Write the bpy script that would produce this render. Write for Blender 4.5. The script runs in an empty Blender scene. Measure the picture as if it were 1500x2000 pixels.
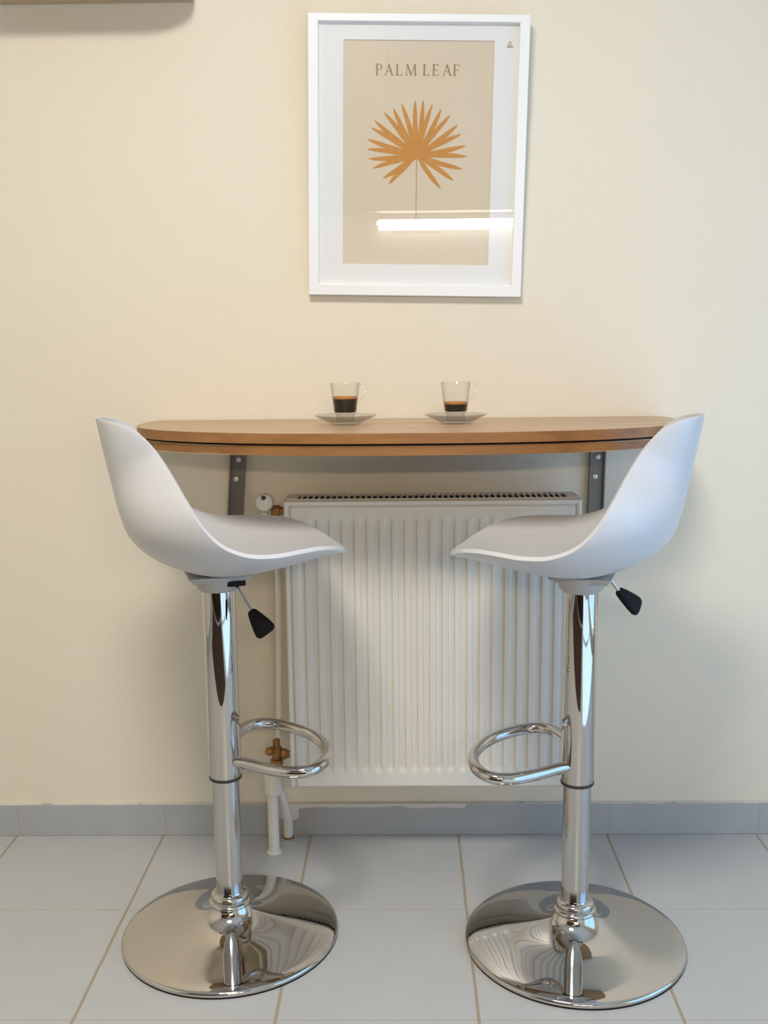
import bpy, bmesh, math, random
from mathutils import Vector, Matrix, Euler

random.seed(4)
PI = math.pi
S = bpy.context.scene
COL = S.collection

# ------------------------------------------------------------------ camera
def make_camera():
    cam = bpy.data.cameras.new('camera')
    o = bpy.data.objects.new('camera', cam)
    COL.objects.link(o)
    p, yw, r = math.radians(9.21), math.radians(0.85), math.radians(-0.55)
    fw = Vector((-math.sin(yw) * math.cos(p), math.cos(yw) * math.cos(p), -math.sin(p)))
    rt = fw.cross(Vector((0, 0, 1))).normalized()
    up = rt.cross(fw)
    rt, up = rt * math.cos(r) + up * math.sin(r), up * math.cos(r) - rt * math.sin(r)
    m = Matrix((rt, up, -fw)).transposed().to_4x4()
    m.translation = Vector((0, -2.171, 1.0877))
    o.matrix_world = m
    cam.sensor_fit = 'AUTO'
    cam.sensor_width = 36
    cam.lens = 36 * 2000 / 2000
    cam.shift_x = -12.5 / 2000
    cam.clip_start = 0.02
    S.camera = o
make_camera()

# ------------------------------------------------------------------ light and exposure
S.view_settings.view_transform = 'Standard'
S.view_settings.look = 'None'
S.view_settings.gamma = 1
S.view_settings.use_curve_mapping = False
S.view_settings.exposure = 0.0
try:
    S.cycles.max_bounces = 14
    S.cycles.transparent_max_bounces = 24
    S.cycles.use_denoising = True
    S.cycles.sample_clamp_indirect = 6
except Exception:
    pass

SKY = (0.27, 0.54, 1.0)
SKY_STRENGTH = 2.8
SUN_STRENGTH = 18.0
SUN_COLOR = (0.42, 0.70, 1.0)
CEIL_POWER = 36.5
CEIL_COLOR = (1.0, 0.955, 0.89)
COUNTER_LAMP = 7.0
STRIP_POWER = 11.0

w = bpy.data.worlds.new('daylight')
S.world = w
w.use_nodes = True
bg = w.node_tree.nodes['Background']
bg.inputs[0].default_value = (*SKY, 1)
bg.inputs[1].default_value = SKY_STRENGTH

sl = bpy.data.lights.new('sun', 'SUN')
sl.energy = SUN_STRENGTH
sl.angle = 0.01
sl.color = SUN_COLOR
so = bpy.data.objects.new('sun', sl)
COL.objects.link(so)
so.location = (4, -0.4, 4)
so.rotation_euler = Vector((-0.62, -0.35, -0.70)).to_track_quat('-Z', 'Y').to_euler()

WX, WY0, WY1, WZ0, WZ1 = 2.0, -2.45, -0.40, 0.04, 1.75    # glazed balcony door opening in the right wall
pl = bpy.data.lights.new('window_portal', 'AREA')
pl.shape = 'RECTANGLE'
pl.size = WY1 - WY0
pl.size_y = WZ1 - WZ0
pl.cycles.is_portal = True
po = bpy.data.objects.new('window_portal', pl)
COL.objects.link(po)
po.location = (WX + 0.14, (WY0 + WY1) / 2, (WZ0 + WZ1) / 2)
po.rotation_euler = Euler((PI / 2, 0, PI / 2))


# ------------------------------------------------------------------ materials
def nodes_of(name):
    m = bpy.data.materials.new(name)
    m.use_nodes = True
    nt = m.node_tree
    return m, nt, nt.nodes['Principled BSDF']

def principled(name, col, rough=0.5, metal=0.0, bump=0.0, bscale=60.0, vary=0.0, vscale=4.0, spec=0.5, coat=0.0):
    m, nt, b = nodes_of(name)
    b.inputs['Base Color'].default_value = (*col, 1)
    b.inputs['Roughness'].default_value = rough
    b.inputs['Metallic'].default_value = metal
    b.inputs['Specular IOR Level'].default_value = spec
    b.inputs['Coat Weight'].default_value = coat
    if bump or vary:
        tc = nt.nodes.new('ShaderNodeTexCoord')
    if bump:
        n = nt.nodes.new('ShaderNodeTexNoise')
        n.inputs['Scale'].default_value = bscale
        n.inputs['Detail'].default_value = 4
        nt.links.new(tc.outputs['Object'], n.inputs['Vector'])
        bp = nt.nodes.new('ShaderNodeBump')
        bp.inputs['Strength'].default_value = bump
        bp.inputs['Distance'].default_value = 0.002
        nt.links.new(n.outputs['Fac'], bp.inputs['Height'])
        nt.links.new(bp.outputs['Normal'], b.inputs['Normal'])
    if vary:
        n2 = nt.nodes.new('ShaderNodeTexNoise')
        n2.inputs['Scale'].default_value = vscale
        nt.links.new(tc.outputs['Object'], n2.inputs['Vector'])
        mx = nt.nodes.new('ShaderNodeMix')
        mx.data_type = 'RGBA'
        mx.inputs['A'].default_value = (*[c * (1 - vary) for c in col], 1)
        mx.inputs['B'].default_value = (*[min(1, c * (1 + vary)) for c in col], 1)
        nt.links.new(n2.outputs['Fac'], mx.inputs['Factor'])
        nt.links.new(mx.outputs['Result'], b.inputs['Base Color'])
    return m

def math_node(nt, op, a, b=None, clamp=False):
    n = nt.nodes.new('ShaderNodeMath')
    n.operation = op
    n.use_clamp = clamp
    for i, v in enumerate((a, b)):
        if v is None:
            continue
        if isinstance(v, (int, float)):
            n.inputs[i].default_value = v
        else:
            nt.links.new(v, n.inputs[i])
    return n.outputs[0]

def mix_col(nt, fac, a, b):
    mx = nt.nodes.new('ShaderNodeMix')
    mx.data_type = 'RGBA'
    for key, v in (('Factor', fac), ('A', a), ('B', b)):
        if isinstance(v, tuple):
            mx.inputs[key].default_value = (*v, 1)
        elif isinstance(v, (int, float)):
            mx.inputs[key].default_value = v
        else:
            nt.links.new(v, mx.inputs[key])
    return mx.outputs['Result']

def thin_glass(name, tint=(1, 1, 1), ior=1.5, edge=0.0):
    m = bpy.data.materials.new(name)
    m.use_nodes = True
    nt = m.node_tree
    nt.nodes.clear()
    out = nt.nodes.new('ShaderNodeOutputMaterial')
    tr = nt.nodes.new('ShaderNodeBsdfTransparent')
    gl = nt.nodes.new('ShaderNodeBsdfGlossy')
    gl.inputs['Roughness'].default_value = 0.0
    gl.inputs['Color'].default_value = (1, 1, 1, 1)
    geo = nt.nodes.new('ShaderNodeNewGeometry')
    dt = nt.nodes.new('ShaderNodeVectorMath')
    dt.operation = 'DOT_PRODUCT'
    nt.links.new(geo.outputs['Normal'], dt.inputs[0])
    nt.links.new(geo.outputs['Incoming'], dt.inputs[1])
    cs = math_node(nt, 'ABSOLUTE', dt.outputs['Value'])
    inv = math_node(nt, 'SUBTRACT', 1.0, cs, True)
    r0 = ((ior - 1) / (ior + 1)) ** 2
    fres = math_node(nt, 'ADD', r0, math_node(nt, 'MULTIPLY', math_node(nt, 'POWER', inv, 5.0), 1 - r0))
    if edge:
        c = mix_col(nt, math_node(nt, 'POWER', inv, 3.0), tint, tuple(t * (1 - edge) for t in tint))
        nt.links.new(c, tr.inputs['Color'])
    else:
        tr.inputs['Color'].default_value = (*tint, 1)
    mx = nt.nodes.new('ShaderNodeMixShader')
    nt.links.new(fres, mx.inputs[0])
    nt.links.new(tr.outputs[0], mx.inputs[1])
    nt.links.new(gl.outputs[0], mx.inputs[2])
    nt.links.new(mx.outputs[0], out.inputs[0])
    return m

def emit(name, col, strength):
    m = bpy.data.materials.new(name)
    m.use_nodes = True
    nt = m.node_tree
    nt.nodes.clear()
    out = nt.nodes.new('ShaderNodeOutputMaterial')
    e = nt.nodes.new('ShaderNodeEmission')
    e.inputs[0].default_value = (*col, 1)
    e.inputs[1].default_value = strength
    nt.links.new(e.outputs[0], out.inputs[0])
    return m

WALL = (0.79, 0.715, 0.575)
M_wall = principled('cream_wall_paint', WALL, 0.7, bump=0.25, bscale=220, vary=0.012, vscale=3, spec=0.3)
M_ceil = principled('white_ceiling_paint', (0.85, 0.84, 0.81), 0.8, bump=0.1)

def wall_back_material():
    m, nt, b = nodes_of('cream_wall_paint_with_pencil_mark')
    b.inputs['Roughness'].default_value = 0.65
    b.inputs['Specular IOR Level'].default_value = 0.3
    geo = nt.nodes.new('ShaderNodeNewGeometry')
    sp = nt.nodes.new('ShaderNodeSeparateXYZ')
    nt.links.new(geo.outputs['Position'], sp.inputs[0])
    n = nt.nodes.new('ShaderNodeTexNoise')
    n.inputs['Scale'].default_value = 160
    n.inputs['Detail'].default_value = 5
    nt.links.new(geo.outputs['Position'], n.inputs['Vector'])
    bp = nt.nodes.new('ShaderNodeBump')
    bp.inputs['Strength'].default_value = 0.22
    bp.inputs['Distance'].default_value = 0.002
    nt.links.new(n.outputs['Fac'], bp.inputs['Height'])
    nt.links.new(bp.outputs['Normal'], b.inputs['Normal'])
    # small scuff on the wall under the right end of the table
    dx = math_node(nt, 'DIVIDE', math_node(nt, 'ABSOLUTE', math_node(nt, 'SUBTRACT', sp.outputs[0], 0.262)), 0.022)
    dz = math_node(nt, 'DIVIDE', math_node(nt, 'ABSOLUTE', math_node(nt, 'SUBTRACT', sp.outputs[2], 0.841)), 0.003)
    d = math_node(nt, 'SUBTRACT', 1.0, math_node(nt, 'ADD', dx, dz), True)
    k = math_node(nt, 'MULTIPLY', d, math_node(nt, 'MULTIPLY', n.outputs['Fac'], 0.9), True)
    nt.links.new(mix_col(nt, k, WALL, (0.38, 0.28, 0.22)), b.inputs['Base Color'])
    return m
M_wall_back = wall_back_material()

TX0, TS, TY0 = -0.219, 0.333, -0.318   # tile grid read off the floor

def grout_mask(nt, coord, off, size, width):
    t = math_node(nt, 'DIVIDE', math_node(nt, 'SUBTRACT', coord, off), size)
    fr = math_node(nt, 'FRACT', math_node(nt, 'ADD', t, 50.5))
    d = math_node(nt, 'MULTIPLY', math_node(nt, 'ABSOLUTE', math_node(nt, 'SUBTRACT', fr, 0.5)), size)
    return math_node(nt, 'SUBTRACT', 1.0, math_node(nt, 'DIVIDE', d, width), True)

def floor_material():
    m, nt, b = nodes_of('pale_grey_floor_tiles')
    geo = nt.nodes.new('ShaderNodeNewGeometry')
    sp = nt.nodes.new('ShaderNodeSeparateXYZ')
    nt.links.new(geo.outputs['Position'], sp.inputs[0])
    n = nt.nodes.new('ShaderNodeTexNoise')
    n.inputs['Scale'].default_value = 9
    n.inputs['Detail'].default_value = 6
    nt.links.new(geo.outputs['Position'], n.inputs['Vector'])
    wob = math_node(nt, 'MULTIPLY', math_node(nt, 'SUBTRACT', n.outputs['Fac'], 0.5), 0.004)
    gx = grout_mask(nt, math_node(nt, 'ADD', sp.outputs[0], wob), TX0, TS, 0.0035)
    gy = grout_mask(nt, sp.outputs[1], TY0, TS, 0.003)
    gx = math_node(nt, 'MULTIPLY', gx, 2.0, True)
    gy = math_node(nt, 'MULTIPLY', gy, 1.0, True)
    tile = mix_col(nt, n.outputs['Fac'], (0.44, 0.445, 0.435), (0.49, 0.49, 0.475))
    c1 = mix_col(nt, gy, tile, (0.44, 0.42, 0.37))
    c2 = mix_col(nt, math_node(nt, 'MULTIPLY', gx, 0.9), c1, (0.34, 0.265, 0.18))
    nt.links.new(c2, b.inputs['Base Color'])
    g = math_node(nt, 'MAXIMUM', gx, gy)
    nt.links.new(math_node(nt, 'ADD', 0.33, math_node(nt, 'MULTIPLY', g, 0.4)), b.inputs['Roughness'])
    bp = nt.nodes.new('ShaderNodeBump')
    bp.inputs['Strength'].default_value = 0.5
    bp.inputs['Distance'].default_value = 0.001
    nt.links.new(math_node(nt, 'SUBTRACT', 1.0, g), bp.inputs['Height'])
    nt.links.new(bp.outputs['Normal'], b.inputs['Normal'])
    b.inputs['Specular IOR Level'].default_value = 0.4
    return m
M_floor = floor_material()

def baseboard_material():
    m, nt, b = nodes_of('grey_skirting_tiles_with_paint_smears')
    geo = nt.nodes.new('ShaderNodeNewGeometry')
    sp = nt.nodes.new('ShaderNodeSeparateXYZ')
    nt.links.new(geo.outputs['Position'], sp.inputs[0])
    x, z = sp.outputs[0], sp.outputs[2]
    def noise(scale, det=3):
        n = nt.nodes.new('ShaderNodeTexNoise')
        n.noise_dimensions = '1D'
        n.inputs['Scale'].default_value = scale
        n.inputs['Detail'].default_value = det
        nt.links.new(x, n.inputs['W'])
        return n.outputs['Fac']
    # overpaint along the top edge, thicker under the radiator
    inside = math_node(nt, 'MULTIPLY', math_node(nt, 'GREATER_THAN', x, -0.275), math_node(nt, 'LESS_THAN', x, 0.13))
    amp = math_node(nt, 'ADD', 0.004, math_node(nt, 'MULTIPLY', inside, 0.016))
    lim = math_node(nt, 'SUBTRACT', 0.0765, math_node(nt, 'MULTIPLY', noise(14), amp))
    paint = math_node(nt, 'GREATER_THAN', z, lim)
    pipe = math_node(nt, 'MULTIPLY', math_node(nt, 'GREATER_THAN', x, -0.29), math_node(nt, 'LESS_THAN', x, -0.245))
    low = math_node(nt, 'GREATER_THAN', z, math_node(nt, 'ADD', 0.03, math_node(nt, 'MULTIPLY', noise(60), 0.02)))
    paint = math_node(nt, 'MAXIMUM', paint, math_node(nt, 'MULTIPLY', pipe, low))
    g = grout_mask(nt, x, TX0 + 0.006, TS, 0.0022)
    n3 = nt.nodes.new('ShaderNodeTexNoise')
    n3.inputs['Scale'].default_value = 18
    nt.links.new(geo.outputs['Position'], n3.inputs['Vector'])
    tile = mix_col(nt, n3.outputs['Fac'], (0.38, 0.39, 0.385), (0.44, 0.45, 0.44))
    rust = math_node(nt, 'MULTIPLY', math_node(nt, 'SUBTRACT', 1.0, math_node(nt, 'DIVIDE', math_node(nt, 'ABSOLUTE', math_node(nt, 'SUBTRACT', x, -0.245)), 0.06), True), 0.45)
    c0 = mix_col(nt, rust, tile, (0.36, 0.27, 0.19))
    c1 = mix_col(nt, math_node(nt, 'MULTIPLY', g, 0.6), c0, (0.34, 0.29, 0.22))
    c2 = mix_col(nt, math_node(nt, 'MULTIPLY', paint, 0.85), c1, (0.70, 0.66, 0.58))
    nt.links.new(c2, b.inputs['Base Color'])
    b.inputs['Roughness'].default_value = 0.45
    return m
M_base = baseboard_material()

def wood_material(name, dark, light, scale=1.0, rough=0.4, axis=0):
    m, nt, b = nodes_of(name)
    tc = nt.nodes.new('ShaderNodeTexCoord')
    mp = nt.nodes.new('ShaderNodeMapping')
    sc = [14 * scale] * 3
    sc[axis] = 1.2 * scale
    mp.inputs['Scale'].default_value = sc
    nt.links.new(tc.outputs['Object'], mp.inputs[0])
    n = nt.nodes.new('ShaderNodeTexNoise')
    n.inputs['Scale'].default_value = 3.0
    n.inputs['Detail'].default_value = 7
    n.inputs['Roughness'].default_value = 0.62
    n.inputs['Distortion'].default_value = 0.35
    nt.links.new(mp.outputs[0], n.inputs['Vector'])
    cr = nt.nodes.new('ShaderNodeValToRGB')
    cr.color_ramp.elements[0].position = 0.32
    cr.color_ramp.elements[0].color = (*dark, 1)
    cr.color_ramp.elements[1].position = 0.68
    cr.color_ramp.elements[1].color = (*light, 1)
    nt.links.new(n.outputs['Fac'], cr.inputs[0])
    nt.links.new(cr.outputs[0], b.inputs['Base Color'])
    b.inputs['Roughness'].default_value = rough
    return m
M_oak = wood_material('oak_tabletop', (0.42, 0.265, 0.145), (0.56, 0.385, 0.23), rough=0.36)
M_oak_edge = wood_material('oak_edge_banding', (0.235, 0.10, 0.028), (0.36, 0.17, 0.055), rough=0.45)
M_shelf = wood_material('beige_shelf_wood', (0.50, 0.37, 0.24), (0.60, 0.47, 0.32), rough=0.5)
M_walnut = wood_material('dark_brown_cabinet_wood', (0.035, 0.014, 0.006), (0.07, 0.028, 0.012), rough=0.35, axis=2)
M_chrome = principled('polished_chrome', (0.62, 0.59, 0.56), 0.03, 1.0)
M_chrome_brushed = principled('satin_chrome', (0.60, 0.585, 0.57), 0.10, 1.0)
M_plastic = principled('white_moulded_plastic', (0.60, 0.60, 0.605), 0.32, bump=0.04, bscale=500, spec=0.45)
M_white_hub = principled('grey_hub_plastic', (0.42, 0.41, 0.39), 0.4)
M_black = principled('black_rubber', (0.004, 0.004, 0.004), 0.55, spec=0.2)
M_ring = principled('dark_ring_seal', (0.03, 0.028, 0.025), 0.4)
M_rad = principled('white_radiator_enamel', (0.72, 0.685, 0.61), 0.35, bump=0.03, bscale=300)
M_rad_in = principled('radiator_slot_shade', (0.03, 0.02, 0.014), 0.8)  # near black: shade inside the radiator put into the colour
M_brass = principled('aged_brass', (0.36, 0.19, 0.07), 0.45, 0.7, bump=0.3, bscale=90)
M_pipe = principled('painted_heating_pipe', (0.74, 0.70, 0.62), 0.45, bump=0.35, bscale=70, vary=0.05, vscale=30)
M_steel = principled('grey_bracket_steel', (0.20, 0.175, 0.155), 0.42, 0.55, bump=0.05)
M_screw = principled('bright_screw_head', (0.62, 0.60, 0.56), 0.35, 0.6)
M_frame = principled('white_frame_paint', (0.86, 0.86, 0.85), 0.35)
M_mat = principled('white_mount_board', (0.84, 0.84, 0.83), 0.8)
M_print = principled('beige_print_paper', (0.72, 0.62, 0.475), 0.85, bump=0.02, vary=0.02, vscale=40)
M_leaf = principled('ochre_print_ink', (0.60, 0.285, 0.07), 0.8, vary=0.12, vscale=90)
M_ink = principled('brown_print_ink', (0.36, 0.23, 0.10), 0.8)
M_ink_faint = principled('faint_grey_brown_print_ink', (0.46, 0.38, 0.27), 0.8)
M_pane = thin_glass('picture_glass', ior=1.6)
M_window_glass = thin_glass('window_glass')
M_cup = thin_glass('clear_cup_glass', (0.98, 0.985, 0.98), 1.33, 0.35)
M_saucer = thin_glass('clear_saucer_glass', (0.95, 0.95, 0.94), 1.5, 0.55)
M_foot = thin_glass('thick_clear_glass', (0.86, 0.86, 0.83), 1.5, 0.45)
M_coffee = principled('black_espresso', (0.006, 0.003, 0.002), 0.15)
M_crema = principled('orange_crema', (0.62, 0.25, 0.055), 0.6, bump=0.2, bscale=400, vary=0.25, vscale=200)
M_win_frame = principled('white_window_frame', (0.8, 0.8, 0.8), 0.4)
M_worktop = principled('pale_stone_worktop', (0.62, 0.58, 0.52), 0.3, vary=0.1, vscale=60)
M_lamp_glass = emit('lamp_diffuser_glow', CEIL_COLOR, 9.0)
M_strip_glow = emit('cool_strip_light_glow', (0.86, 0.93, 1.0), COUNTER_LAMP)
M_shade = principled('white_lamp_housing', (0.8, 0.8, 0.78), 0.4)


# ------------------------------------------------------------------ mesh helpers
def link(name, bm, mat, parent=None, smooth=True, angle=35, recalc=True):
    me = bpy.data.meshes.new(name)
    if recalc:
        bmesh.ops.recalc_face_normals(bm, faces=bm.faces[:])
    bm.to_mesh(me)
    bm.free()
    for m_ in (mat if isinstance(mat, (list, tuple)) else [mat]):
        me.materials.append(m_)
    o = bpy.data.objects.new(name, me)
    COL.objects.link(o)
    if parent:
        o.parent = parent
    if smooth:
        for p in me.polygons:
            p.use_smooth = True
        try:
            me.set_sharp_from_angle(angle=math.radians(angle))
        except Exception:
            pass
    return o

def thing(name, label, cat, loc=(0, 0, 0), rotz=0.0, group=None):
    o = bpy.data.objects.new(name, None)
    o.empty_display_size = 0.05
    COL.objects.link(o)
    o.location = loc
    o.rotation_euler = (0, 0, rotz)
    o['label'] = label
    o['category'] = cat
    if group:
        o['group'] = group
    return o

def structure(name, bm, mat, label=None, smooth=False):
    o = link(name, bm, mat, None, smooth)
    o['kind'] = 'structure'
    if label:
        o['label'] = label
    return o

def box(bm, x0, x1, y0, y1, z0, z1, bev=0.0, mi=0, seg=2):
    vs = [bm.verts.new((x, y, z)) for x in (x0, x1) for y in (y0, y1) for z in (z0, z1)]
    idx = ((0, 1, 3, 2), (4, 6, 7, 5), (0, 4, 5, 1), (2, 3, 7, 6), (0, 2, 6, 4), (1, 5, 7, 3))
    fs = [bm.faces.new([vs[i] for i in f]) for f in idx]
    for f in fs:
        f.material_index = mi
    if bev:
        es = list({e for f in fs for e in f.edges})
        r = bmesh.ops.bevel(bm, geom=es, offset=bev, segments=seg, profile=0.5, affect='EDGES')
        for f in r['faces']:
            f.material_index = mi
    return fs

def lathe(bm, prof, n=64, c=(0, 0, 0), mi=0, M=None):
    """prof: list of (r, z) about the z axis"""
    rings = []
    T = M or Matrix.Identity(4)
    c = Vector(c)
    for r, z in prof:
        if r < 1e-6:
            rings.append([bm.verts.new(T @ (Vector((0, 0, z))) + c)])
        else:
            rings.append([bm.verts.new(T @ Vector((r * math.cos(2 * PI * i / n), r * math.sin(2 * PI * i / n), z)) + c) for i in range(n)])
    for a, b in zip(rings, rings[1:]):
        if len(a) == 1 and len(b) == 1:
            continue
        for i in range(n):
            j = (i + 1) % n
            if len(a) == 1:
                f = bm.faces.new((a[0], b[i], b[j]))
            elif len(b) == 1:
                f = bm.faces.new((a[i], b[0], a[j]))
            else:
                f = bm.faces.new((a[i], b[i], b[j], a[j]))
            f.material_index = mi

def axis_matrix(d):
    return Vector(d).normalized().to_track_quat('Z', 'Y').to_matrix().to_4x4()

def catmull(pts, sub=8):
    P = [Vector(p) for p in pts]
    P = [P[0] * 2 - P[1]] + P + [P[-1] * 2 - P[-2]]
    out = []
    for i in range(1, len(P) - 2):
        a, b, c, d = P[i - 1:i + 3]
        for k in range(sub):
            t = k / sub
            out.append(0.5 * ((2 * b) + (c - a) * t + (2 * a - 5 * b + 4 * c - d) * t * t + (3 * b - a - 3 * c + d) * t ** 3))
    out.append(P[-2])
    return out

def tube(bm, pts, r, n=16, cap=True, mi=0):
    P = [Vector(p) for p in pts]
    rad = r if isinstance(r, (list, tuple)) else [r] * len(P)
    tang = []
    for i in range(len(P)):
        a = P[max(0, i - 1)]
        b = P[min(len(P) - 1, i + 1)]
        tang.append((b - a).normalized())
    ref = Vector((0, 0, 1)) if abs(tang[0].z) < 0.9 else Vector((1, 0, 0))
    u = tang[0].cross(ref).normalized()
    rings = []
    for i, (p, t) in enumerate(zip(P, tang)):
        u = (u - t * u.dot(t)).normalized()
        v = t.cross(u)
        rings.append([bm.verts.new(p + (u * math.cos(2 * PI * k / n) + v * math.sin(2 * PI * k / n)) * rad[i]) for k in range(n)])
    for a, b in zip(rings, rings[1:]):
        for k in range(n):
            f = bm.faces.new((a[k], b[k], b[(k + 1) % n], a[(k + 1) % n]))
            f.material_index = mi
    if cap:
        bm.faces.new(rings[0]).material_index = mi
        bm.faces.new(rings[-1][::-1]).material_index = mi

def prism(bm, poly, z0, z1, mi=0, side_mi=None, bev=0.0):
    """poly in xy, extruded along z"""
    a = [bm.verts.new((x, y, z0)) for x, y in poly]
    b = [bm.verts.new((x, y, z1)) for x, y in poly]
    f0 = bm.faces.new(a[::-1])
    f1 = bm.faces.new(b)
    f0.material_index = f1.material_index = mi
    n = len(poly)
    for i in range(n):
        f = bm.faces.new((a[i], a[(i + 1) % n], b[(i + 1) % n], b[i]))
        f.material_index = mi if side_mi is None else side_mi
    if bev:
        es = list(f0.edges) + list(f1.edges)
        bmesh.ops.bevel(bm, geom=es, offset=bev, segments=2, profile=0.5, affect='EDGES')

B = bmesh.new

# ------------------------------------------------------------------ room shell
RX0, RX1, RY0, RH = -2.0, 2.0, -3.05, 2.55

bm = B(); box(bm, RX0 - 0.15, RX1 + 0.15, RY0 - 0.15, 0.15, -0.1, 0.0)
structure('floor', bm, M_floor, 'pale grey square floor tiles with brownish grout')
bm = B(); box(bm, RX0 - 0.15, RX1 + 0.15, RY0 - 0.15, 0.15, RH, RH + 0.1)
structure('ceiling', bm, M_ceil)
bm = B(); box(bm, RX0 - 0.15, RX1 + 0.15, 0.0, 0.15, 0.0, RH)
structure('wall_back', bm, M_wall_back, 'cream painted wall behind the bar table')
bm = B(); box(bm, RX0 - 0.15, RX0, RY0, 0.0, 0.0, RH)
structure('wall_left', bm, M_wall)
bm = B(); box(bm, RX0 - 0.15, RX1 + 0.15, RY0 - 0.15, RY0, 0.0, RH)
structure('wall_front', bm, M_wall)
bm = B()
box(bm, RX1, RX1 + 0.15, RY0, WY0, 0.0, RH)
box(bm, RX1, RX1 + 0.15, WY1, 0.0, 0.0, RH)
box(bm, RX1, RX1 + 0.15, WY0, WY1, 0.0, WZ0)
box(bm, RX1, RX1 + 0.15, WY0, WY1, WZ1, RH)
structure('wall_right', bm, M_wall)

bm = B()
t_ = 0.045
box(bm, RX1 + 0.05, RX1 + 0.10, WY0, WY0 + t_, WZ0, WZ1, 0.004)
box(bm, RX1 + 0.05, RX1 + 0.10, WY1 - t_, WY1, WZ0, WZ1, 0.004)
box(bm, RX1 + 0.05, RX1 + 0.10, WY0 + t_, WY1 - t_, WZ0, WZ0 + t_, 0.004)
box(bm, RX1 + 0.05, RX1 + 0.10, WY0 + t_, WY1 - t_, WZ1 - t_, WZ1, 0.004)
box(bm, RX1 + 0.05, RX1 + 0.10, (WY0 + WY1) / 2 - .03, (WY0 + WY1) / 2 + .03, WZ0 + t_, WZ1 - t_, 0.004)
win = structure('door_1', bm, M_win_frame)
bm = B(); box(bm, RX1 + 0.07, RX1 + 0.076, WY0 + t_, WY1 - t_, WZ0 + t_, WZ1 - t_)
link('door_pane', bm, M_window_glass, win, False)

bm = B(); box(bm, RX0, RX1, -0.010, 0.0, 0.0, 0.075, 0.0015)
structure('baseboard_back', bm, M_base, 'grey tile skirting with paint smears under the radiator')
bm = B(); box(bm, RX0, RX0 + 0.01, RY0, -0.011, 0.0, 0.075, 0.0015)
structure('baseboard_left', bm, M_base)
bm = B(); box(bm, RX1 - 0.01, RX1, RY0, -0.011, 0.0, 0.075, 0.0015)
structure('baseboard_right', bm, M_base)

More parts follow.
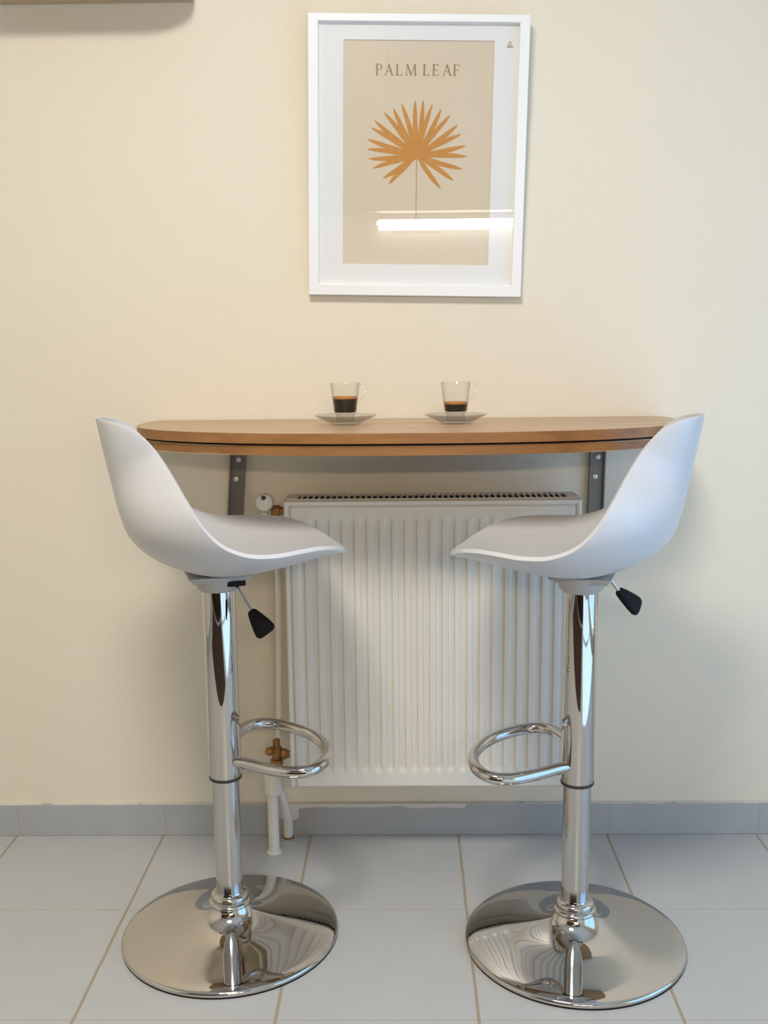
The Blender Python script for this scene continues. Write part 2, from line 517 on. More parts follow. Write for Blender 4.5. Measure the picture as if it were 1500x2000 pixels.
# ------------------------------------------------------------------ radiator
RADX0, RADX1, RADZ0, RADZ1 = -0.244, 0.352, 0.176, 0.783
RF, RBK = -0.150, -0.045
def build_radiator():
    t = thing('panel_radiator', 'white ribbed panel radiator with slotted top grille under the wooden bar table', 'radiator', ((RADX0 + RADX1) / 2, -0.1, 0))
    ox, oy = (RADX0 + RADX1) / 2, -0.1
    def sub(name, bm, mat, parent=t, **k):
        bmesh.ops.translate(bm, verts=bm.verts[:], vec=(-ox, -oy, 0))
        return link(name, bm, mat, parent, **k)
    # ribbed front panel as a height field
    def panel(y_front, sgn):
        bm = B()
        pitch = 0.02525
        xs, x = [], RADX0
        xs += [RADX0 + q for q in (.0015, .004, .007, .009, .0105, .012, .0135)] + [RADX1 - q for q in (.0015, .004, .007, .009, .0105, .012, .0135)]
        while x < RADX1 - 1e-6:
            xs.append(x)
            x += pitch / 10
        xs.append(RADX1)
        xs = sorted(set(round(v, 5) for v in xs))
        zs = [RADZ0, RADZ0 + .003, RADZ0 + .006, RADZ0 + .010, RADZ0 + .022, RADZ0 + .03, RADZ0 + .034, RADZ0 + .038, RADZ0 + .044, RADZ0 + .05] + \
             [RADZ0 + .05 + (RADZ1 - .052 - RADZ0 - .05) * i / 6 for i in range(1, 6)] + \
             [RADZ1 - .052, RADZ1 - .046, RADZ1 - .040, RADZ1 - .036, RADZ1 - .03, RADZ1 - .014, RADZ1 - .0115, RADZ1 - .009, RADZ1 - .0065, RADZ1 - .004, RADZ1 - .0015, RADZ1]
        mid = (RADX0 + RADX1) / 2
        def depth(x, z):
            # groove depth behind the outer face
            ex = min(x - RADX0, RADX1 - x)
            zt, zb = RADZ1 - z, z - RADZ0
            d = 0.0
            k = min(1, max(0, (ex - 0.026) / 0.008)) * min(1, max(0, (zt - 0.034) / 0.012)) * min(1, max(0, (zb - 0.032) / 0.012))
            c = 0.5 + 0.5 * math.cos(2 * PI * (x - mid) / pitch)
            rib = min(1, max(0, (c - 0.30) / 0.40))
            rib = rib * rib * (3 - 2 * rib)
            d += 0.0048 * (1 - rib) * k
            # crease inside the rolled edge on top and at the sides
            e = min(ex, zt)
            d += 0.0065 * math.exp(-((e - 0.0110) / 0.0024) ** 2)
            d += 0.003 * max(0, 1 - e / 0.003) ** 2
            d += 0.003 * max(0, 1 - zb / 0.004) ** 2
            d += 0.0012 if e > 0.0135 else 0
            return d
        g = [[bm.verts.new((x, y_front + sgn * depth(x, z), z)) for x in xs] for z in zs]
        for i in range(len(zs) - 1):
            for j in range(len(xs) - 1):
                bm.faces.new((g[i][j], g[i][j + 1], g[i + 1][j + 1], g[i + 1][j]))
        yb = y_front + sgn * 0.012
        border = [g[0][j] for j in range(len(xs))] + [g[i][-1] for i in range(1, len(zs))] + [g[-1][j] for j in range(len(xs) - 2, -1, -1)] + [g[i][0] for i in range(len(zs) - 2, 0, -1)]
        back = [bm.verts.new((v.co.x, yb, v.co.z)) for v in border]
        n = len(border)
        for i in range(n):
            bm.faces.new((border[i], back[i], back[(i + 1) % n], border[(i + 1) % n]))
        bm.faces.new(back)
        return bm
    sub('front_panel', panel(RF, 1), M_rad, angle=50)
    sub('rear_panel', panel(RBK, -1), M_rad, angle=50)
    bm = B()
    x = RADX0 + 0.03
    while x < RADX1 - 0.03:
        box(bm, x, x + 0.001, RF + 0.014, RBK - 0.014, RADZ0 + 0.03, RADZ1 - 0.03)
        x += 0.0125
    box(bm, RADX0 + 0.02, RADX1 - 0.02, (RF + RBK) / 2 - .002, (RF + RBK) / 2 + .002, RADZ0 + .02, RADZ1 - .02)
    box(bm, RADX0 + 0.006, RADX1 - 0.006, RF + .0135, RBK - .0135, RADZ1 - .016, RADZ1 - .0040)  # added dark plate, stands in for the shade seen through the grille slots
    o = sub('fins_and_shade_plate', bm, M_rad_in, smooth=False)
    for x0 in (RADX0 + 0.0005, RADX1 - 0.0035):
        bm = B()
        box(bm, x0, x0 + 0.003, RF + 0.0125, RBK - 0.0125, RADZ0 + 0.03, RADZ1 + 0.001, 0.001)
        sub('side_cover', bm, M_rad)
    bm = B()
    gz0, gz1 = RADZ1 - 0.003, RADZ1 + 0.0025
    y0, y1 = RF + 0.0125, RBK - 0.0125
    box(bm, RADX0 + 0.004, RADX1 - 0.004, y0, y0 + 0.004, gz0, gz1, 0.0006)
    box(bm, RADX0 + 0.004, RADX1 - 0.004, y1 - 0.003, y1, gz0, gz1, 0.0006)
    box(bm, RADX0 + 0.004, RADX0 + 0.026, y0 + 0.010, y1 - 0.010, gz0, gz1)
    box(bm, RADX1 - 0.026, RADX1 - 0.004, y0 + 0.010, y1 - 0.010, gz0, gz1)
    x = RADX0 + 0.032
    while x < RADX1 - 0.03:
        box(bm, x, x + 0.0040, y0 + 0.004, y1 - 0.003, gz1 - .0010, gz1)
        x += 0.0119
    sub('top_grille', bm, M_rad, smooth=False)
    for x0 in (RADX0 + 0.1, RADX1 - 0.13):
        bm = B()
        box(bm, x0, x0 + 0.03, RBK - 0.0, -0.0008, 0.25, 0.70, 0.002)
        sub('wall_bracket', bm, M_rad)
    # thermostatic valve, upper left
    bm = B()
    A = axis_matrix((0, -1, 0.12))
    lathe(bm, [(0, -.018), (.011, -.018), (.0165, -.012), (.0185, -.002), (.0185, .012), (.0165, .018), (.011, .021), (0, .0215)], 32, (-0.287, -0.102, 0.7745), M=A)
    v = sub('valve_knob', bm, M_pipe)
    bm = B()
    lathe(bm, [(0, 0), (.0048, 0), (.0048, .002), (0, .002)], 20, (-0.287, -0.1225, 0.7865), M=A)
    sub('knob_screw', bm, M_ring, parent=v)
    v.name = 'valve_knob'
    bm = B()
    lathe(bm, [(0, 0), (.010, 0), (.011, .004), (.011, .012), (.008, .014), (.008, .026), (0, .026)], 24, (-0.2705, -0.098, 0.757), M=axis_matrix((1, 0, -.05)))
    lathe(bm, [(0, 0), (.009, 0), (.009, .016), (.0065, .018), (.0065, .03), (0, .03)], 24, (-0.266, -0.098, 0.758), M=axis_matrix((-.15, .1, -1)))
    tube(bm, [(-0.287, -.09, .768), (-0.266, -.096, .757)], .007, 14)
    sub('upper_valve_body', bm, M_brass, angle=30)
    bm = B()
    lathe(bm, [(0, 0), (.0075, 0), (.009, .004), (.007, .010), (0, .012)], 20, (-0.2885, -0.104, 0.7435))
    sub('drain_cap', bm, M_pipe)
    # pipes
    bm = B()
    pts = catmull([(-0.2675, -0.095, 0.740), (-0.266, -0.088, 0.66), (-0.2685, -0.08, 0.5), (-0.272, -0.08, 0.34), (-0.2745, -0.08, 0.262)], 6)
    tube(bm, pts, 0.0068, 16)
    sub('riser_pipe', bm, M_pipe)
    bm = B()
    lathe(bm, [(0, 0), (.0125, 0), (.0135, .004), (.0135, .012), (.009, .014), (.010, .020), (.0125, .022), (.0125, .038), (.008, .042), (.008, .056), (0, .056)], 24, (-0.2805, -0.084, 0.2))
    lathe(bm, [(0, 0), (.008, 0), (.008, .012), (.0115, .013), (.0115, .024), (0, .024)], 6, (-0.246, -0.084, 0.224), M=axis_matrix((-1, 0, 0)))
    lathe(bm, [(0, 0), (.009, 0), (.009, .012), (.006, .016), (0, .016)], 20, (-0.2885, -0.094, 0.236), M=axis_matrix((-.6, -.8, .1)))
    sub('lower_valve_body', bm, M_brass, angle=30)
    bm = B()
    lathe(bm, [(0, 0), (.017, 0), (.020, .003), (.0205, .03), (.0205, .052), (.017, .057), (.0155, .066), (.008, .069), (0, .069)], 28, (-0.288, -0.086, 0.135))
    sub('pipe_sleeve', bm, M_pipe)
    bm = B()
    tube(bm, [(-0.2915, -0.086, 0.0), (-0.2915, -0.086, 0.136)], 0.0118, 20)
    lathe(bm, [(.0118, 0), (.0165, 0), (.0155, .003), (.0118, .0035)], 24, (-0.2915, -0.086, 0.0))
    sub('floor_pipe', bm, M_pipe)
    bm = B()
    tube(bm, catmull([(-0.277, -0.075, 0.145), (-0.270, -0.06, 0.10), (-0.266, -0.035, 0.045), (-0.268, -0.022, 0.001)], 6), [0.0095] * 7 + [.0105] * 12, 16)
    sub('return_pipe', bm, M_pipe)
    bm = B()
    lathe(bm, [(.006, 0), (.0125, 0), (.0125, .005), (.006, .005)], 20, (-0.268, -0.0225, 0.001))
    sub('pipe_collar', bm, M_brass)
    return t
build_radiator()

# ------------------------------------------------------------------ fold-out bar table
def oval(scale=0.0, ycut=-0.002, n=96, cx=0.008):
    a, b, yc, e = 0.543 - scale, 0.285 - scale, -0.092, 2.4
    pts = []
    for i in range(n + 1):
        th = -PI * 0.5 - PI * 0.75 + PI * 1.5 * i / n
        c, s = math.cos(th), math.sin(th)
        x = cx + a * math.copysign(abs(c) ** (2 / e), c)
        y = yc + b * math.copysign(abs(s) ** (2 / e), s)
        pts.append((x, y))
    front = [p for p in pts if p[1] < ycut]
    # close the outline along the wall
    k = ((abs(ycut - yc) / b) ** e)
    xr = a * (1 - k) ** (1 / e)
    front = [(cx - xr, ycut)] + front + [(cx + xr, ycut)]
    return front

TZ = 0.9365
tab = thing('folding_bar_table', 'oak half-oval wall table with doubled top and folding metal brackets, above the radiator', 'table', (0.008, -0.15, 0.9))
def tsub(name, bm, mat, **k):
    bmesh.ops.translate(bm, verts=bm.verts[:], vec=(-0.008, 0.15, -0.9))
    return link(name, bm, mat, tab, **k)
bm = B(); prism(bm, oval(), TZ - 0.0185, TZ, 0, 1, 0.0012)
for f in bm.faces:
    if abs(f.normal.z) < 0.5:
        f.material_index = 1
tsub('tabletop', bm, [M_oak, M_oak_edge], angle=30)
bm = B(); prism(bm, oval(0.005, cx=0.010), TZ - 0.0400, TZ - 0.0225, 0, 1, 0.0012)
tsub('folded_leaf', bm, [M_oak, M_oak_edge], angle=30).data
bm = B()
prism(bm, oval(0.018), TZ - 0.0226, TZ - 0.0184, 0)  # black fill stands in for the shade in the gap between the leaves
tsub('gap_shade_fill', bm, M_black, smooth=False)
for sx, xt, xb, in ((1, -0.3515, -0.3615), (1, 0.408, 0.406)):
    g = B()
    # vertical wall channel, slightly tilted
    z0, z1 = 0.62, TZ - 0.0405
    def at(z):
        k = (z1 - z) / (0.863 - 0.735)
        return xt + (xb - xt) * k
    for (dx0, dx1, y0, y1) in ((-0.0165, 0.0165, -0.006, -0.0012), (-0.0165, -0.0135, -0.016, -0.006), (0.0135, 0.0165, -0.016, -0.006)):
        vs = []
        for z in (z0, z1):
            xc = at(z)
            vs.append([g.verts.new((xc + dx, y, z)) for dx, y in ((dx0, y0), (dx1, y0), (dx1, y1), (dx0, y1))])
        a, b = vs
        g.faces.new(a[::-1]); g.faces.new(b)
        for i in range(4):
            g.faces.new((a[i], a[(i + 1) % 4], b[(i + 1) % 4], b[i]))
    br = tsub('wall_channel', g, M_steel, smooth=False)
    g = B()
    box(g, xt - 0.015, xt + 0.015, -0.12, -0.007, TZ - 0.0435, TZ - 0.0402, 0.0008)
    box(g, xt - 0.015, xt - 0.0125, -0.12, -0.02, TZ - 0.0535, TZ - 0.0435, 0.0005)
    tsub('bracket_arm', g, M_steel, smooth=False)
    for z, dx in ((0.8525, 0.001), (0.8105, -0.0035)):
        g = B()
        lathe(g, [(0, 0), (.0062, 0), (.0055, .0022), (.003, .0032), (0, .0034)], 20, (at(z) + dx, -0.006, z), M=axis_matrix((0, -1, 0)))
        tsub('screw', g, M_screw)

# ------------------------------------------------------------------ espresso cups and saucers
def cup(x, y, level, label):
    t = thing('espresso_cup', label, 'cup', (x, y, TZ + 0.0052), 0, 'glass espresso cups on the table')
    bm = B()
    lathe(bm, [(.0195, .0135), (.0215, .0175), (.0232, .022), (.0292, .0745), (.0298, .0755), (.0290, .0760), (.0282, .0748), (.0222, .0225), (.0205, .0185), (0, .0178)], 64)
    link('glass_wall', bm, M_cup, t)
    bm = B()
    lathe(bm, [(0, .0165), (.0185, .0165), (.0175, .012), (.0172, .008), (.0192, .004), (.0195, .001), (.0185, 0), (0, 0)], 64)
    link('glass_foot', bm, M_foot, t)
    bm = B()
    pts = catmull([(.0287, 0, .070), (.0370, 0, .0715), (.0435, 0, .0700), (.0430, 0, .063), (.038, 0, .050), (.0268, 0, .038)], 6)
    bmesh.ops.rotate(bm, verts=bm.verts[:], matrix=Matrix.Identity(3))
    R = Matrix.Rotation(math.radians(18), 3, 'Z')
    tube(bm, [R @ p for p in pts], 0.0019, 10)
    link('handle', bm, M_cup, t)
    bm = B()
    r = lambda z: .0217 + (z - .0225) * (.0282 - .0222) / (.0748 - .0225)
    lathe(bm, [(0, .0182), (.0200, .0187), (.0212, .0222), (r(level - .004), level - .004), (0, level - .004)], 48)
    link('espresso', bm, M_coffee, t)
    bm = B()
    lathe(bm, [(0, level - .0039), (r(level - .004), level - .0039), (r(level), level), (r(level) - .002, level + .0004), (0, level)], 48)
    link('crema', bm, M_crema, t)
    return t
def saucer(x, y, label):
    o = thing('glass_saucer', label, 'saucer', (x, y, TZ + 0.0005), 0, 'clear glass saucers on the table')
    bm = B()
    lathe(bm, [(0, .0012), (.022, .0012), (.026, .0), (.029, .0), (.031, .0025), (.045, .0085), (.0605, .0165), (.0615, .0182), (.0600, .0180), (.044, .0108), (.030, .0048), (.0225, .0046), (0, .0046)], 72)
    link('dish', bm, M_saucer, o)
    return o
saucer(-0.1165, -0.157, 'clear glass saucer on the oak table beneath the left, fuller espresso cup')
cup(-0.1165, -0.157, 0.049, 'clear glass espresso cup more than half full, on the left saucer')
saucer(0.100, -0.157, 'clear glass saucer on the oak table beneath the right, less full espresso cup')
cup(0.100, -0.157, 0.037, 'clear glass espresso cup about a third full, on the right saucer')

# ------------------------------------------------------------------ framed palm leaf poster
def build_poster():
    ex_rot = math.radians(1.25)
    lean = math.radians(2.2)
    R = Matrix.Rotation(lean, 4, 'X') @ Matrix.Rotation(ex_rot, 4, 'Y')
    t = thing('framed_poster', 'white framed palm leaf poster with beige print hanging above the oak table', 'framed poster', (0.028, -0.030, 1.4615))
    t.rotation_euler = R.to_euler()
    # local: x right, z up, y away from the room (front face of the moulding at y = 0)
    W2, T2, Bt = 0.218, 0.267, -0.273
    IW, IT, IB = 0.198, 0.2525, -0.2505
    bm = B()
    prof = [(0.0, 0.0), (0.35, -0.0), (0.8, 0.0), (1.0, 0.0015), (1.0, 0.010)]
    def ringpts(k, y):
        xo, to, bo = W2 + (IW - W2) * k, T2 + (IT - T2) * k, Bt + (IB - Bt) * k
        return [(-xo, y, bo), (xo, y, bo), (xo, y, to), (-xo, y, to)]
    rings = [ringpts(0, 0.019), ringpts(0, 0.0012), ringpts(0.05, 0.0), ringpts(0.92, 0.0), ringpts(1.0, 0.0012), ringpts(1.0, 0.0135), ringpts(0.6, 0.0135), ringpts(0.6, 0.019)]
    V = [[bm.verts.new(p) for p in r] for r in rings]
    V.append(V[0])
    for a, b in zip(V, V[1:]):
        for i in range(4):
            bm.faces.new((a[i], a[(i + 1) % 4], b[(i + 1) % 4], b[i]))
    link('picture_frame', bm, M_frame, t, angle=30)
    bm = B(); box(bm, -W2 + .010, W2 - .010, 0.0135, 0.0185, Bt + .010, T2 - .010)
    link('backing_board', bm, M_mat, t, False)
    bm = B()
    # mount with window
    ow, ot, ob = IW + .004, IT + .004, IB - .004
    px0, px1, pz0, pz1 = -0.1485, 0.1500, -0.2095, 0.2210
    o4 = [(-ow, ob), (ow, ob), (ow, ot), (-ow, ot)]
    i4 = [(px0, pz0), (px1, pz0), (px1, pz1), (px0, pz1)]
    q = [[bm.verts.new((x, y, z)) for x, z in l] for l, y in ((o4, .0105), (i4, .0105), (i4, .0125), (o4, .0125))]
    q.append(q[0])
    for a, b in zip(q, q[1:]):
        for i in range(4):
            bm.faces.new((a[i], a[(i + 1) % 4], b[(i + 1) % 4], b[i]))
    link('mount_board', bm, M_mat, t, False)
    bm = B(); box(bm, px0 - .004, px1 + .004, .0127, .0133, pz0 - .004, pz1 + .004)
    link('print_sheet', bm, M_print, t, False)
    yp = .0125
    def flat(bm, poly, y=yp):
        bm.faces.new([bm.verts.new((x, y, z)) for x, z in poly])
    # leaf
    bm = B()
    cx, cz = 0.0005, 0.004
    tips = [(-0.0559, -0.0521), (-0.0679, -0.0409), (-0.0886, -0.0214), (-0.0982, -0.0035), (-0.0999, 0.0153), (-0.1001, 0.0347), (-0.0916, 0.0563), (-0.0862, 0.0705), (-0.0669, 0.0862), (-0.049, 0.0945), (-0.0323, 0.1035), (-0.0048, 0.1096), (0.0112, 0.1098), (0.0296, 0.1026), (0.0477, 0.0932), (0.0659, 0.0816), (0.0812, 0.0632), (0.0879, 0.0455), (0.0979, 0.024), (0.1008, 0.003), (0.092, -0.0211), (0.0752, -0.0439), (0.0494, -0.0593)]
    for k, (tx, tz) in enumerate(tips):
        d = Vector((tx - cx, tz - cz)); L = d.length; d.normalize(); nrm = Vector((-d.y, d.x))
        right = tx > 0
        prof = [(0, .0004), (.25, .0042), (.42, .0046 if right else .0054), (.60, .0046), (.75, .0042), (.87, .0030), (.95, .0017), (1, 0.0004)]
        bend = 0.0018 * (1 if k % 2 else -1)
        cen = [Vector((cx, cz)) + d * (L * s) + nrm * bend * math.sin(PI * s) for s, _ in prof]
        a = [(c + nrm * h) for c, (s, h) in zip(cen, prof)]
        b = [(c - nrm * h) for c, (s, h) in zip(cen, prof)]
        flat(bm, [tuple(p) for p in a] + [tuple(p) for p in reversed(b)], yp - 0.00001 * k)
    hub = []
    for i in range(28):
        th = math.radians(-48 + 276 * i / 27)
        rr = 0.024 + (0.009 if math.cos(th) < 0.2 else 0.0)
        hub.append((cx + 0.004 * (math.cos(th) > 0) + rr * math.cos(th), cz + 0.004 + rr * 0.95 * math.sin(th)))
    hub.append((cx, cz - 0.006))
    flat(bm, hub, yp - 0.0003)
    link('leaf_motif', bm, M_leaf, t, False)
    bm = B()
    flat(bm, [(-.0006, -.140), (.0010, -.140), (.0011, .002), (-.0011, .002)])
    link('stem_motif', bm, M_ink_faint, t, False)
    # title lettering PALM LEAF, roman capitals drawn as strokes
    bm = B()
    H, Z0 = 0.0205, 0.1560
    lay = [0]
    def stroke(x0, z0, x1, z1, wd):
        d = Vector((x1 - x0, z1 - z0)); d.normalize(); n = Vector((-d.y, d.x)) * wd / 2
        lay[0] += 1
        flat(bm, [(x0 + n.x, z0 + n.y), (x1 + n.x, z1 + n.y), (x1 - n.x, z1 - n.y), (x0 - n.x, z0 - n.y)], yp - 0.000004 * lay[0])
    TH, TN, SF = 0.0030, 0.0012, 0.0011
    def serif(x, z, hw=0.0028):
        stroke(x - hw, z, x + hw, z, SF)
    def letter(c, x):
        z0, z1 = Z0, Z0 + H
        if c == 'P':
            stroke(x + .003, z0, x + .003, z1, TH); serif(x + .003, z0); serif(x + .0022, z1)
            pts = [(x + .003, z1)] + [(x + .0065 + .0058 * math.sin(a), z0 + H * .73 + H * .26 * math.cos(a)) for a in [PI * i / 8 for i in range(9)]] + [(x + .003, z0 + H * .47)]
            for i, (p, q) in enumerate(zip(pts, pts[1:])):
                stroke(*p, *q, 0.0024 if 3 <= i <= 6 else 0.0013)
        if c == 'A':
            stroke(x + .001, z0, x + .0078, z1, TN); stroke(x + .0072, z1, x + .0145, z0, TH)
            stroke(x + .0038, z0 + H * .36, x + .0115, z0 + H * .36, TN); serif(x + .001, z0, .0022); serif(x + .0145, z0, .0026)
        if c == 'L':
            stroke(x + .003, z0, x + .003, z1, TH); serif(x + .003, z0); serif(x + .003, z1); stroke(x + .003, z0, x + .0125, z0, TN); stroke(x + .0125, z0, x + .0132, z0 + .004, TN)
        if c == 'M':
            stroke(x + .0015, z0, x + .0025, z1, TN); stroke(x + .0025, z1, x + .0105, z0, TH); stroke(x + .0105, z0, x + .0175, z1, TN); stroke(x + .0178, z1, x + .0188, z0, TH)
            serif(x + .0015, z0, .0022); serif(x + .0188, z0); serif(x + .0018, z1, .0016); serif(x + .0190, z1, .0018)
        if c in 'EF':
            stroke(x + .003, z0, x + .003, z1, TH); serif(x + .003, z0); serif(x + .002, z1, .002)
            stroke(x + .003, z1, x + .0115, z1, TN); stroke(x + .0115, z1, x + .0118, z1 - .004, TN)
            stroke(x + .003, z0 + H * .52, x + .0095, z0 + H * .52, TN); stroke(x + .0095, z0 + H * .52 + .002, x + .0095, z0 + H * .52 - .002, TN)
            if c == 'E':
                stroke(x + .003, z0, x + .0120, z0, TN); stroke(x + .0120, z0, x + .0130, z0 + .004, TN)
    for c, u in (('P', 733.5), ('A', 752), ('L', 773), ('M', 793), ('L', 826), ('E', 844.5), ('A', 866), ('F', 885.5)):
        letter(c, (u - 733) / (902 - 733) * 0.1713 - 0.0851)
    link('title_lettering', bm, M_ink, t, False)
    # illegibly small caption line
    bm = B()
    rr = random.Random(3)
    x = -0.0460
    while x < 0.0490:
        if not (-0.0085 < x < -0.0035 or 0.030 < x < 0.033):
            hh = 0.0022 + 0.0016 * rr.random()
            z = -0.1470
            box(bm, x, x + 0.0009, yp - .0001, yp, z, z + hh)
            if rr.random() < 0.6:
                zz = z + (hh - .0006) * rr.choice((0, .5, 1))
                box(bm, x, x + 0.0022, yp - .0001, yp, zz, zz + 0.0007)
        x += 0.0029
    link('caption_line', bm, M_ink_faint, t, False)
    # little tree-like triangle on the mount, top right
    bm = B()
    ec, ez = 0.1803, 0.2150
    y2 = 0.0104
    flat(bm, [(ec - .0020, ez + .0030), (ec + .0020, ez + .0030), (ec, ez + .0070)], y2)
    for a, b_ in (((-.0058, -.0062), (-.0018, .0022)), ((.0058, -.0062), (.0018, .0022)), ((-.0058, -.0062), (.0058, -.0062)), ((-.0036, -.0024), (.0036, -.0024)), ((-.0018, .0022), (.0018, .0022)), ((0, -.0062), (0, -.0024)), ((-.0036, -.0044), (.0036, -.0044))):
        d = (Vector(b_) - Vector(a)).normalized(); n = Vector((-d.y, d.x)) * .0007
        flat(bm, [(ec + a[0] + n.x, ez + a[1] + n.y), (ec + b_[0] + n.x, ez + b_[1] + n.y), (ec + b_[0] - n.x, ez + b_[1] - n.y), (ec + a[0] - n.x, ez + a[1] - n.y)], y2)
    link('corner_emblem', bm, M_ink_faint, t, False)
    bm = B(); box(bm, -IW - .003, IW + .003, .0076, .0092, IB - .003, IT + .003)
    link('glazing', bm, M_pane, t, False)
build_poster()

# ------------------------------------------------------------------ bar stools
def interp(x, xs, ys):
    if x <= xs[0]: return ys[0]
    for a, b, c, d in zip(xs, xs[1:], ys, ys[1:]):
        if x <= b:
            return c + (d - c) * (x - a) / (b - a)
    return ys[-1]

def dense(pts, n=400):
    c = catmull([(p[0], 0, p[1]) for p in pts], 12)
    d = [0.0]
    for a, b in zip(c, c[1:]):
        d.append(d[-1] + (b - a).length)
    L = d[-1]
    xs = [v.x for v in c]; zs = [v.z for v in c]
    d = [v / L for v in d]
    return lambda t: (interp(t, d, xs), interp(t, d, zs))

RIM = dense([(-0.1947, 0.9739), (-0.191, 0.9735), (-0.1787, 0.9709), (-0.1583, 0.9649), (-0.1331, 0.9501), (-0.1081, 0.9227), (-0.0887, 0.8892), (-0.0753, 0.855), (-0.0561, 0.8162), (-0.0248, 0.7806), (0.0179, 0.7611), (0.0631, 0.756), (0.106, 0.7569), (0.1432, 0.7560), (0.1740, 0.7505), (0.1985, 0.7405), (0.2250, 0.7245)])
SPINE = dense([(-0.1947, 0.9739), (-0.1885, 0.9365), (-0.1814, 0.8974), (-0.1732, 0.8558), (-0.1645, 0.8118), (-0.1498, 0.7684), (-0.1168, 0.734), (-0.0749, 0.713), (-0.0294, 0.6994), (0.02, 0.697), (0.071, 0.702), (0.1237, 0.7101), (0.175, 0.7195), (0.2250, 0.7240)])

def shell_width(t):
    W, WB = 0.22, 0.095
    if t < 0.24:
        return WB * math.sqrt(max(0, 1 - (1 - t / 0.24) ** 2.3))
    if t < 0.64:
        # smooth swell from the narrow top of the back to the wide seat
        T = (.24, .36, .46, .56, .64)
        V = (WB, W * .93, W, W, W * .97)
        r = 0.0
        for a in range(5):
            q = V[a]
            for b in range(5):
                if a != b:
                    q *= (t - T[b]) / (T[a] - T[b])
            r += q
        return r
    x = (t - .64) / .36
    u = 1 - (1 - x) ** (1 / 1.6)
    return W * .97 * max(0, 1 - x_to_u(x) ** 1.35) ** .66

def x_to_u(x):
    # inverse of the easing used for the rounded front
    return 1 - (1 - x) ** (1 / 1.6)

def shell_mesh():
    bm = B()
    NT, NV = 64, 36
    G = []
    for i in range(NT + 1):
        k = i / NT
        t = 0.5 - 0.5 * math.cos(PI * k)
        rx, rz = RIM(t)
        sx, sz = SPINE(interp(t, [0, .25, .5, .72, 1], [0, .21, .42, .70, 1]))
        h = 0.07 * min(1.0, max(0.0, (t - 0.03) / 0.17)) * min(1.0, max(0.0, (0.62 - t) / 0.12))
        w = sum(shell_width(t + h * q / 6) * (7 - abs(q)) for q in range(-6, 7)) / 49.0
        row = []
        ph = math.radians(65)
        for j in range(NV + 1):
            v = -1 + 2 * j / NV
            y = w * math.sin(ph * v) / math.sin(ph)
            g = (1 - math.cos(ph * v)) / (1 - math.cos(ph))
            row.append(bm.verts.new((sx + (rx - sx) * g, y, sz + (rz - sz) * g)))
        G.append(row)
    for a, b in zip(G, G[1:]):
        for j in range(NV):
            bm.faces.new((a[j], a[j + 1], b[j + 1], b[j]))
    bmesh.ops.remove_doubles(bm, verts=bm.verts[:], dist=1e-5)
    bm.normal_update()
    low = min(bm.faces, key=lambda f: f.calc_center_median().z)
    if low.normal.z > 0:
        bmesh.ops.reverse_faces(bm, faces=bm.faces[:])
    return bm

def solidify(o, th, offset):
    m = o.modifiers.new('thickness', 'SOLIDIFY')
    m.thickness = th
    m.offset = offset
    m.use_even_offset = True
    b = o.modifiers.new('soft_edge', 'BEVEL')
    b.width = 0.0018
    b.segments = 3
    b.limit_method = 'ANGLE'
    b.angle_limit = math.radians(50)

